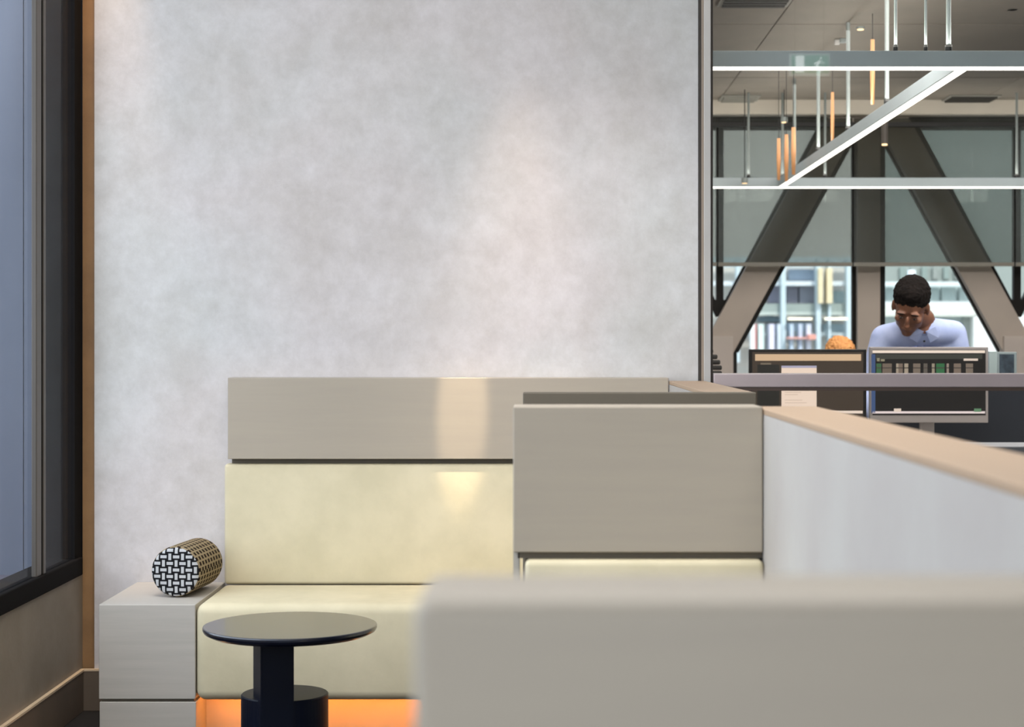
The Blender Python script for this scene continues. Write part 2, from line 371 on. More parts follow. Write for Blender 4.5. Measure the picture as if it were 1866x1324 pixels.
for k in range(len(rings)-1):
    A, ra, ta = rings[k]; B, rb, tb = rings[k+1]
    endcap = k < 4 or k > 6
    for i in range(n):
        j = (i+1) % n; f = bm.faces.new((A[i], A[j], B[j], B[i])); f.material_index = 0 if endcap else 1; f.smooth = True
        for lp, (rr, ii, tt) in zip(f.loops, ((ra, i, ta), (ra, i+1, ta), (rb, i+1, tb), (rb, i, tb))):
            an = 2*math.pi*ii/n
            lp[uvl].uv = (br*rr*math.cos(an)/cell+20.3, br*rr*math.sin(an)/cell+20.2) if endcap else (tt/.030+20, an*br/.019+20)
for e in bm.edges: e.smooth = True
o = build('bolster_cushion', bm, [M_we, M_ws], None)
tag(o, 'round bolster cushion in black and white woven check on the bench end', 'cushion')

# ------------------------------------------------------------ office beyond the glass
CZ = 2.918; FD = 12.0
oc = thing('ceiling', (2.6, 9, CZ), kind='structure', label='taupe panelled office ceiling')
M_cp = mat('taupe_ceiling_panel', (128, 120, 110), .8, (120, 113, 104), 3)
box('ceiling_void', -.6, 6.5, WD+.12, FD, CZ+.03, CZ+.06, mat('ceiling_joint', (56, 52, 48), .9), oc)
y = WD+.14; proto = None
while y < FD-.1:
    for i in range(4):
        x = -.55+i*1.75
        d = min(.90, FD-.02-y)
        box('ceiling_panel', x+.0015, x+1.7485, y+.004, y+d-.012, CZ, CZ+.03, M_cp, oc, bev=.003, seg=1)
    y += .90
st(box('wall_right', 6.4, 6.5, WD, 12.6, 0, CZ, mat('office_wall', (170, 162, 152), .8)))
st(box('wall_left', -.7, -.6, WD+.12, 12.6, 0, CZ, mat('office_wall', (170, 162, 152), .8)))
st(box('trim_2', -.6, 6.4, FD-.22, FD-.05, wz(207, FD-.22), CZ, mat('pale_bulkhead', (196, 188, 174), .7), label='pale bulkhead above the far windows'))
st(box('trim_3', -.6, 6.4, FD+.05, FD+.3, wz(228, FD), CZ+.1, mat('dark_header', (52, 48, 43), .7), label='dark window header'))
st(box('trim_4', -.6, 6.4, FD-.2, FD-.14, wz(230, FD-.2), wz(222.5, FD-.2), mat('black_rail', (14, 12, 11), .6), label='black blind rail along the far windows'))

st(box('trim_5', wx(1272, WD), 6.5, WD+.101, WD+.139, CZ, ZC, mat('glazing_bulkhead', (150, 144, 136), .8), label='bulkhead above the glazed screen'))
# facade: braces, column, black frames, glass
M_beige = mat('beige_steel_cladding', (176, 163, 152), .6, (168, 156, 146), 3)
M_bf = mat('black_window_frame', (20, 16, 14), .6, spec=.2)
SF = thing('steel_bracing', (wx(1583, FD), FD+.1, 0), 'beige steel V bracing with centre column in front of the far windows', 'bracing')
def brace(pxs, D0, D1, m, name, label, cat, grp=None):
    bm = bmesh.new(); add_prism(bm, [(wx(x, D0), wz(y, D0)) for x, y in pxs], D0, D1)
    return build(name, bm, m, SF)
cx = 1583; k = 1.82
def cd_(y): return 190-(483-y)/k            # distance of brace centre line from the column
hw = 31
for s, lab in ((-1, 'beige diagonal steel brace left of the centre column'), (1, 'beige diagonal steel brace right of the centre column')):
    pts = [(cx+s*(cd_(y)+e), y) for y, e in ((190, -hw), (700, -hw), (700, hw), (190, hw))]
    brace(pts, FD, FD+.07, M_beige, 'diagonal_brace', lab, 'brace')
    # mirrored brace of the neighbouring V
    nx = cx+s*(2*271+42)
    pts = [(nx-s*(cd_(y)+e), y) for y, e in ((190, -hw), (700, -hw), (700, hw), (190, hw))]
    brace(pts, FD, FD+.07, M_beige, 'diagonal_brace', 'far %s beige brace, mostly cut by the %s of the glass' % (('left', 'left edge') if s < 0 else ('right', 'right edge')), 'brace')
brace([(1563, 190), (1604, 190), (1604, 900), (1563, 900)], FD+.02, FD+.08, M_beige, 'column', 'beige upright column between the two diagonal braces', 'column')
for s in (-1, 1):
    xx = cx+s*(271+s*0)
    brace([(xx-24, 612), (xx+24, 612), (xx+26, 960), (xx-26, 960)], FD-.03, FD+.09, mat('pale_brace_foot', (190, 178, 170), .6), 'foot', 'pale boxed foot where the %s braces meet' % ('left' if s < 0 else 'right'), 'column foot')
FR = thing('window_3', (3, FD+.3, 0), kind='structure', label='black framed facade window behind the braces')
def bar(x0, y0, x1, y1, wd, D=FD+.10):
    d = Vector((x1-x0, y1-y0)); nn = Vector((-d.y, d.x)).normalized()*wd/2
    bm = bmesh.new(); q = [(x0+nn.x, y0+nn.y), (x1+nn.x, y1+nn.y), (x1-nn.x, y1-nn.y), (x0-nn.x, y0-nn.y)]
    add_prism(bm, [(wx(a, D), wz(b, D)) for a, b in q], D, D+.05); return build('frame_bar', bm, M_bf, FR)
for s in (-1, 1):
    X = lambda d: cx+s*d
    bar(X(cd_(200)-hw-3), 200, X(cd_(640)-hw-3), 640, 10)
    bar(X(cd_(200)+hw+4), 200, X(cd_(575)+hw-2), 575, 12)
    bar(X(246), 636, X(246), 780, 12)
    bar(X(271), 200, X(271), 560, 13)
    bar(X(271-23), 200-0, X(271-23), 201, 2)
    nx = cx+s*(2*271)
    bar(nx-s*(cd_(483)+hw+4), 483, nx-s*(cd_(575)+hw-2), 575, 12)
    bm = bmesh.new(); D = FD+.095
    add_prism(bm, [(wx(a, D), wz(b, D)) for a, b in ((X(271)-17, 546), (X(271)+17, 546), (X(271), 580))], D, D+.06); build('gusset', bm, M_bf, FR)
bar(1558, 200, 1558, 780, 10); bar(1608, 200, 1608, 780, 10)
bar(1100, 780, 2100, 780, 20)
box('glass_pane', -.6, 6.4, FD+.42, FD+.43, wz(780, FD), CZ, M_glass, FR)
st(box('wall_far', -.6, 6.4, FD+.25, FD+.5, 0, wz(775, FD), M_beige))

# blinds
def blind_mat():
    m = bpy.data.materials.new('screen_blind'); m.use_nodes = True; n = m.node_tree; n.nodes.remove(n.nodes['Principled BSDF'])
    out = n.nodes['Material Output']
    tr = n.nodes.new('ShaderNodeBsdfTransparent'); tr.inputs[0].default_value = (.92, .95, .93, 1)
    df = n.nodes.new('ShaderNodeBsdfDiffuse'); df.inputs[0].default_value = lin((60, 58, 54))
    tl = n.nodes.new('ShaderNodeBsdfTranslucent'); tl.inputs[0].default_value = lin((150, 148, 142))
    nz = n.nodes.new('ShaderNodeTexNoise'); nz.inputs['Scale'].default_value = 2; t = n.nodes.new('ShaderNodeTexCoord')
    mp = n.nodes.new('ShaderNodeMapping'); mp.inputs['Scale'].default_value = (3, 1, .2)
    n.links.new(t.outputs['Object'], mp.inputs[0]); n.links.new(mp.outputs[0], nz.inputs[0])
    mr = n.nodes.new('ShaderNodeMapRange'); mr.inputs[3].default_value = .46; mr.inputs[4].default_value = .52
    n.links.new(nz.outputs[0], mr.inputs[0])
    a = n.nodes.new('ShaderNodeMixShader'); a.inputs[0].default_value = .72
    n.links.new(df.outputs[0], a.inputs[1]); n.links.new(tl.outputs[0], a.inputs[2])
    b = n.nodes.new('ShaderNodeMixShader'); n.links.new(mr.outputs[0], b.inputs[0]); n.links.new(tr.outputs[0], b.inputs[1]); n.links.new(a.outputs[0], b.inputs[2])
    n.links.new(b.outputs[0], out.inputs[0]); return m
M_blind = blind_mat(); BD = FD-.16
for a, b, lab in ((900, 1306, 'grey screen blind at the far left edge of the office windows'), (1309, 1553, 'grey screen blind left of the centre column'),
                  (1556, 1848, 'grey screen blind over the right of the centre column'), (1851, 2200, 'grey screen blind at the right edge of the picture')):
    o = thing('roller_blind', (wx((a+b)/2, BD), BD, wz(482, BD)), lab, 'blind')
    bm = bmesh.new(); add_box(bm, wx(a, BD), wx(b, BD), BD, BD+.002, wz(478, BD), wz(215, BD)); build('fabric', bm, M_blind, o)
    box('bottom_bar', wx(a, BD), wx(b, BD), BD-.006, BD+.008, wz(485, BD), wz(478, BD), mat('blind_bar', (120, 116, 106), .5), o)

# ------------------------------------------------------------ linear lights
LZ = 2.3; M_glow = mat('white_diffuser', (255, 250, 240), .5, emit=(255, 248, 236), es=2.6)
M_prof = mat('pale_blue_grey_profile', (176, 188, 192), .45)
NDp, FDp, XB = 6.46, 11.42, 1.545
def lin_light(x0, x1, y0, y1, label):
    o = thing('linear_light', ((x0+x1)/2, (y0+y1)/2, LZ), label, 'light')
    box('profile', x0, x1, y0, y1, LZ+.004, LZ+.062, M_prof, o, bev=.002, seg=1)
    box('diffuser', x0+.004, x1-.004, y0+.004, y1-.004, LZ-.002, LZ+.004, M_glow, o)
    return o
la = lin_light(-.3, 5.6, NDp, NDp+.06, 'near horizontal suspended light bar, upper glowing line')
lb = lin_light(-.3, 5.6, FDp, FDp+.07, 'far horizontal suspended light bar, lower glowing line')
lc = lin_light(XB, XB+.042, NDp+.065, FDp-.005, 'light bar running away, diagonal between the two horizontal bars')
M_rod = mat('pale_rod', (136, 144, 142), .4); M_blk = mat('black_fitting', (18, 18, 17), .5)
M_rod_lit = mat('lit_pale_rod', (196, 208, 206), .4)  # lighter copy of the rod colour, holds the light on the near rods
def rod(px, D, owner, y=None, r=.006, m=None):
    x = wx(px, D); bm = bmesh.new(); add_cyl(bm, (x, D+.03, LZ+.085), (x, D+.03, CZ), r, n=10); o = build('hanger_rod', bm, m or M_rod, owner)
    bm = bmesh.new(); add_cyl(bm, (x, D+.03, LZ+.06), (x, D+.03, LZ+.088), r*1.5, n=10); build('rod_fitting', bm, M_blk, o)
for px, r_ in ((1635, .006), (1690, .005), (1732, .009)): rod(px, NDp, la, r=r_, m=M_rod_lit)
for px in (1365, 1427, 1505, 1855): rod(px, FDp, lb, r=.008)
for D in (7.94, 8.94, 9.9, 10.83):
    x = XB+.021; bm = bmesh.new(); add_cyl(bm, (x, D, LZ+.085), (x, D, CZ), .010, n=10); o = build('hanger_rod', bm, M_rod, lc)
    bm = bmesh.new(); add_cyl(bm, (x, D, LZ+.06), (x, D, LZ+.09), .014, n=10); build('rod_fitting', bm, M_blk, o)
# amber reflections in the glass, built as glowing tubes; then the spot pendant
M_warm = mat('amber_reflection_glow', (205, 150, 105), .4, emit=(255, 178, 112), es=.25)  # glow stands in for warm reflections in the glass
def pendant(px, ytop, ybot, D, r, label, m=M_warm):  # draws one reflection streak as a tube, no lamp hangs here
    x = wx(px, D); o = thing('amber_reflection', (x, D, wz(ybot, D)), label, 'pendant', 'amber glass reflections')
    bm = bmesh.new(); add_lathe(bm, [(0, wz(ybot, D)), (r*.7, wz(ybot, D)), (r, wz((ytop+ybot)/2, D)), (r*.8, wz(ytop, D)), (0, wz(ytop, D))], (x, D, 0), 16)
    build('reflection_tube', bm, m, o, True)
    bm = bmesh.new(); add_cyl(bm, (x, D, wz(ytop, D)), (x, D, CZ), .002, n=6); build('cord', bm, M_blk, o)  # made-up cord above the reflection
for px, a, b, D, r_, lab in ((1590, 72, 190, 8.7, .012, 'tallest amber glass reflection built as a tube under the ceiling, beside the pale rods'),
                             (1517, 168, 262, 10.4, .011, 'amber glass reflection built as a tube, crossing the black blind rail'),
                             (1419, 252, 328, 10.15, .012, 'leftmost of the three low amber reflections built as tubes'),
                             (1433, 245, 330, 10.2, .013, 'middle of the three low amber reflections built as tubes'),
                             (1446, 232, 318, 10.1, .014, 'rightmost of the three low amber reflections built as tubes')):
    pendant(px, a, b, D, r_, lab)  # amber reflection streaks, not hanging lamps
o = thing('spot_pendant', P(1612, 262, 10.2), 'small black cylinder pendant with lit end below the running light bar', 'pendant')
x = wx(1612, 10.2)
bm = bmesh.new(); add_cyl(bm, (x, 10.2, wz(262, 10.2)), (x, 10.2, wz(222, 10.2)), .019, n=20); build('cylinder_body', bm, mat('brown_black', (52, 44, 36), .5), o)
bm = bmesh.new(); add_cyl(bm, (x, 10.2, wz(265, 10.2)), (x, 10.2, wz(262, 10.2)), .016, n=20); build('lamp_lens', bm, mat('warm_lens', (255, 220, 170), .5, emit=(255, 214, 160), es=1.3), o)
bm = bmesh.new(); add_cyl(bm, (x, 10.2, wz(222, 10.2)), (x, 10.2, CZ), .002, n=6); build('cord', bm, M_blk, o)
for px, py, lab in ((1568, 49, 'small warm ceiling spotlight near the top'), (1429, 219, 'small warm spotlight on the black blind rail line'), (1357, 330, 'small warm spotlight just above the lower glowing line')):
    D = 1.6315*F/(VY-py) if py < 180 else 11.3
    q = P(px, py, D); o = thing('spotlight', q, lab, 'spotlight')
    bm = bmesh.new(); add_cyl(bm, q+Vector((0, 0, -.012)), q+Vector((0, 0, .02)), .022, n=16); build('housing', bm, M_rod, o)
    bm = bmesh.new(); add_cyl(bm, q+Vector((0, 0, -.016)), q+Vector((0, 0, -.012)), .017, n=16); build('lens', bm, MATS['warm_lens'], o)
    if py > 180:
        bm = bmesh.new(); add_cyl(bm, q+Vector((0, 0, .02)), (q.x, q.y, CZ), .003, n=6); build('cord', bm, M_blk, o)
# ceiling vents and canister
for px, py, w_, lab in ((1765, 180, .34, 'dark slot vent in the ceiling, right of the running light bar'), (1345, 180, .26, 'pale grille in the ceiling at the far left'), (1380, -6, .34, 'square ceiling grille at the top edge')):
    D = 1.6315*F/(VY-py); x = wx(px, D); o = thing('ceiling_vent', (x, D, CZ-.012), lab, 'vent')
    dk = mat('vent_dark', (44, 42, 38), .7) if w_ != .26 else mat('vent_pale', (140, 138, 130), .7)
    box('frame', x-w_/2, x+w_/2, D-.2, D+.2, CZ-.01, CZ-.002, mat('vent_pale', (140, 138, 130), .7), o)
    for i in range(6): box('slat', x-w_/2+.02, x+w_/2-.02, D-.17+i*.062, D-.17+i*.062+.035, CZ-.02, CZ-.01, dk, o)
D = 8.6; q = P(1845, 14, D); o = thing('can_light', q, 'pale cylinder ceiling light at the top right corner', 'light')
bm = bmesh.new(); add_cyl(bm, q, (q.x, q.y, CZ), .024, n=24); build('can_body', bm, M_rod, o)
bm = bmesh.new(); add_cyl(bm, q+Vector((0, 0, -.004)), q, .02, n=24); build('lens', bm, M_glow, o)
# sprinkler / sensor bracket
q = P(1537, 70, 9.4); o = thing('ceiling_sensor', q, 'small pale ceiling sensor above the glowing line', 'sensor')
box('sensor_body', q.x-.018, q.x+.018, q.y, q.y+.04, q.z-.02, CZ, M_rod, o, bev=.003)
box('sensor_arm', q.x-.045, q.x-.018, q.y+.01, q.y+.03, q.z-.03, q.z-.005, M_steel, o, bev=.002)
# exit sign: hangs in the lounge and is seen mirrored in the glass
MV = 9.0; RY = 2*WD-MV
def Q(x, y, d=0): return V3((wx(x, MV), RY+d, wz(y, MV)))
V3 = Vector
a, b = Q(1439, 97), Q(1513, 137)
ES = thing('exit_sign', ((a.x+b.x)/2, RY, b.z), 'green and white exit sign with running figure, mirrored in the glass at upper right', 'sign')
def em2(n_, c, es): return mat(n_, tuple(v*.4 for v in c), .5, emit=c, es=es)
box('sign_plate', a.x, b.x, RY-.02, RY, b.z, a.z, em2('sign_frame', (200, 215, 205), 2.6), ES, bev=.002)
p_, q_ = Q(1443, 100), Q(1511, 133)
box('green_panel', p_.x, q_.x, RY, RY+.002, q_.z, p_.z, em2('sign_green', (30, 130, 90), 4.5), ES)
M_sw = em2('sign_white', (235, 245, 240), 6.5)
sg = bmesh.new()
def sq(x0, y0, x1, y1):
    A, B = Q(x0, y0), Q(x1, y1); add_box(sg, A.x, B.x, RY+.002, RY+.005, B.z, A.z)
sq(1450, 101, 1466, 131)      # doorway
build('door_symbol', sg, M_sw, ES)
sg = bmesh.new()
def cap2(x0, y0, x1, y1, wd):
    A, B = Q(x0, y0, .004), Q(x1, y1, .004); add_cyl(sg, A, B, wd*1.2, n=8)
add_ell(sg, Q(1496, 106, .004), (.006, .003, .006), sub=2)
cap2(1494, 110, 1489, 119, .005); cap2(1493, 111, 1502, 115, .0025); cap2(1492, 112, 1484, 116, .0025)
cap2(1489, 119, 1497, 125, .003); cap2(1497, 125, 1495, 131, .0025); cap2(1489, 119, 1481, 127, .003)
build('running_figure', sg, M_sw, ES)
bm = bmesh.new(); add_cyl(bm, (a.x+.03, RY-.01, a.z), (a.x+.03, RY-.01, ZC), .002, n=6); add_cyl(bm, (b.x-.03, RY-.01, a.z), (b.x-.03, RY-.01, ZC), .002, n=6)
build('hanging_wires', bm, M_blk, ES)

# ------------------------------------------------------------ desk, monitors
DK = thing('office_desk', (2.0, 7.6, 0), 'white topped double desk behind the glass, mostly hidden by the booth', 'desk')
box('desktop', .75, 3.4, 7.0, 8.02, .715, .74, mat('desk_white', (190, 186, 180), .5), DK, bev=.003)
for x in (.82, 3.3):
    for y in (7.3, 7.95): box('leg', x, x+.05, y, y+.05, 0, .715, M_blk, DK)
DS = box('desk_screen', wx(1600, 7.72), 3.35, 7.72, 7.745, .742, wz(703, 7.72), mat('navy_felt', (26, 31, 40), .9), bev=.004, label='dark navy felt divider screen behind the silver monitor', cat='desk divider')
def flat(name, px, m, D, parent, t=.001, **k):
    x0, y0, x1, y1 = px; A, B = P(x0, y0, D), P(x1, y1, D)
    return box(name, A.x, B.x, D-t, D, B.z, A.z, m, parent, **k)
def em(name, c, s=1.0): return mat(name, tuple(v*.3 for v in c), .4, emit=c, es=s)
def monitor(x0, y0, x1, y1, D, mb, label, chin=0):
    A, B = P(x0, y0, D), P(x1, y1, D); cxx = (A.x+B.x)/2
    o = thing('monitor', (cxx, D+.1, .74), label, 'monitor')
    box('housing', A.x, B.x, D, D+.03, B.z, A.z, mb, o, bev=.003)
    box('stand', cxx-.03, cxx+.03, D+.03, D+.06, .75, (A.z+B.z)/2, mb, o, bev=.004)
    box('foot', cxx-.11, cxx+.11, D-.03, D+.15, .74, .752, mb, o, bev=.003)
    return o
MD = 7.5
m1 = monitor(1365, 636, 1579, 772, MD, mat('black_bezel', (24, 22, 21), .4), 'black framed monitor at left showing a tan bar and a white page')
flat('screen', (1371, 641, 1573, 766), em('screen_brown', (72, 60, 50), .85), MD, m1)
flat('title_bar', (1376, 645, 1569, 657), em('screen_tan', (214, 180, 145)), MD-.001, m1)
flat('side_panel', (1380, 664, 1420, 740), em('screen_dark', (40, 38, 34), .9), MD-.001, m1)
flat('side_panel', (1386, 661, 1405, 664), em('screen_grey', (120, 108, 92)), MD-.0015, m1)
flat('page', (1424, 666, 1488, 755), em('screen_page', (240, 215, 196)), MD-.001, m1)
flat('page_header', (1424, 666, 1488, 670), em('screen_lilac', (172, 166, 188)), MD-.002, m1)
for yy in (714, 718, 728, 733): flat('text_line', (1430, yy, 1430+random.randint(20, 46), yy+1.2), em('screen_text', (214, 188, 168)), MD-.002, m1)
flat('task_bar', (1424, 748, 1572, 753), em('screen_pale', (235, 215, 200)), MD-.0015, m1)
m2 = monitor(1585, 632, 1801, 770, MD, mat('silver_bezel', (150, 142, 140), .4), 'silver framed monitor in front of the man, dark screen with coloured thumbnails')
flat('screen', (1590, 637, 1796, 756), em('screen_charcoal', (30, 27, 26), .9), MD, m2)
flat('title_bar', (1590, 638, 1795, 643), em('screen_cream', (242, 222, 206)), MD-.001, m2)
flat('toolbar', (1596, 645, 1790, 654), em('screen_olive', (62, 62, 56)), MD-.001, m2)
flat('side_stripe', (1588, 645, 1595, 752), em('screen_blue', (64, 84, 124)), MD-.001, m2)
flat('search_box', (1756, 653, 1782, 657), em('screen_cream2', (225, 205, 190)), MD-.002, m2)
flat('logo_mark', (1598, 652, 1603, 658), em('screen_khaki', (140, 132, 108)), MD-.002, m2)
flat('logo_mark', (1605, 654, 1612, 658), em('screen_khaki', (140, 132, 108)), MD-.002, m2)
th = [(1597, 1606, (62, 98, 66)), (1608, 1625, (112, 98, 86)), (1633, 1637, (165, 150, 132)), (1637, 1645, (120, 104, 92)), (1648, 1655, (165, 150, 132)),
      (1664, 1677, (120, 106, 94)), (1683, 1690, (96, 88, 80)), (1698, 1703, (150, 138, 120)), (1706, 1721, (52, 104, 66)), (1725, 1729, (150, 134, 122)),
      (1738, 1751, (122, 106, 94)), (1760, 1773, (122, 108, 96))]
for a_, b_, c_ in th:
    flat('thumbnail', (a_, 662, b_, 684), em('thumb_%d' % a_, c_), MD-.001, m2)
    flat('thumbnail_edge', (a_, 669, b_, 671), em('thumb_line', (74, 66, 60)), MD-.002, m2)
flat('status_bar', (1590, 749, 1795, 753), em('screen_pink', (232, 214, 212)), MD-.001, m2)
flat('status_icon', (1629, 744, 1642, 750), em('screen_cream2', (225, 205, 190)), MD-.002, m2)
flat('status_icon', (1775, 744, 1788, 750), em('screen_green', (96, 132, 100)), MD-.002, m2)
m3 = monitor(1817, 641, 1853, 700, 8.9, mat('grey_bezel', (132, 144, 146), .4), 'small grey display on the right, farther back than the silver monitor')
flat('screen', (1821, 645, 1848, 692), mat('dull_glass', (74, 86, 96), .2, (40, 46, 54), 14), 8.9, m3)
box('side_pedestal', wx(1800, 8.9), wx(1870, 8.9), 8.75, 9.2, 0, .739, M_blk, None, bev=.004, label='black pedestal under the small grey display', cat='pedestal')
mm = box('desk_partition', wx(1802, 7.85), wx(1817, 7.85), 7.85, 7.88, .741, wz(640, 7.85), mat('pale_blue_glass', (158, 172, 172), .3), bev=.002, label='pale blue grey upright strip just right of the silver monitor', cat='panel')
box('storage_cabinet', wx(1770, 6.7), 3.3, 6.7, 6.98, 0, wz(813, 6.7), mat('grey_cabinet', (140, 142, 148), .5), bev=.004, label='pale grey topped low cabinet at the right edge behind glass', cat='cabinet')

# keyboards give the man something to work at

# ------------------------------------------------------------ people
def remesh(bm, name, vox, m, parent, loc, smooth_it=6, fac=.5, disp=0):
    org = ORG[parent] if parent is not None else Vector(loc)
    for v in bm.verts: v.co -= org
    me = bpy.data.meshes.new(name+'_raw'); bm.to_mesh(me); bm.free()
    o = bpy.data.objects.new(name+'_raw', me); COL.objects.link(o)
    r = o.modifiers.new('r', 'REMESH'); r.mode = 'VOXEL'; r.voxel_size = vox
    s = o.modifiers.new('s', 'SMOOTH'); s.iterations = smooth_it; s.factor = fac
    if disp:
        t = bpy.data.textures.new(name, 'CLOUDS'); t.noise_scale = .012
        d = o.modifiers.new('d', 'DISPLACE'); d.texture = t; d.strength = disp; d.mid_level = .5
    dg = bpy.context.evaluated_depsgraph_get(); me2 = bpy.data.meshes.new_from_object(o.evaluated_get(dg))
    bpy.data.objects.remove(o); me2.name = name; me2.materials.clear(); me2.materials.append(m)
    for p in me2.polygons: p.use_smooth = True
    q = bpy.data.objects.new(name, me2); COL.objects.link(q)
    if parent is not None: q.parent = parent
    else: q.location = org
    ORG[q] = org; return q
def limb(bm, pts):
    for (p, r), (q, s) in zip(pts, pts[1:]):
        add_cyl(bm, p, q, r, s, 20)
    for p, r in pts: add_ell(bm, p, (r, r, r), sub=2)
def head(bm, T_):
    def e(c, r):
        s = bmesh.new(); add_ell(s, c, r, sub=3)
        for v in s.verts: v.co = T_ @ v.co
        me = bpy.data.meshes.new('t'); s.to_mesh(me); s.free(); bm.from_mesh(me); bpy.data.meshes.remove(me)
    e((0, .015, .035), (.074, .094, .085)); e((0, -.014, -.030), (.064, .070, .080)); e((0, -.030, -.062), (.046, .056, .055)); e((0, -.062, -.096), (.025, .022, .019))
    e((0, -.10, -.012), (.010, .016, .030)); e((0, -.106, -.030), (.015, .016, .011))
    for s in (-1, 1):
        e((s*.030, -.078, .020), (.024, .014, .008)); e((s*.038, -.056, -.024), (.024, .024, .018))
        e((s*.030, -.076, .002), (.014, .010, .007)); e((s*.078, .012, -.008), (.009, .018, .031)); e((s*.040, -.010, -.066), (.020, .040, .026))
    e((0, -.084, -.060), (.023, .010, .0055)); e((0, -.081, -.070), (.019, .010, .006))
def hand(bm, wrist, dirn, upv, sgn):
    """palm, four unequal fingers and a side thumb, slightly curled"""
    d = dirn.normalized(); s = d.cross(upv).normalized(); u = s.cross(d).normalized()
    limb(bm, [(wrist, .026), (wrist+d*.03, .026)])
    for k in range(4):
        b = wrist+d*.085+s*(k-1.5)*.020; limb(bm, [(wrist+d*.02+s*(k-1.5)*.013, .014), (b, .0115)])
        L = (.068, .078, .073, .058)[k if sgn > 0 else 3-k]
        m_ = b+d*L*.5+u*.004; limb(bm, [(b, .010), (m_, .009), (m_+d*L*.4-u*L*.35, .0078)])
    t0 = wrist+d*.03+s*sgn*.022*-1; t1 = t0-s*sgn*.028+d*.03-u*.006
    limb(bm, [(t0, .014), (t1, .0105), (t1+d*.028-s*sgn*.004-u*.006, .009)])

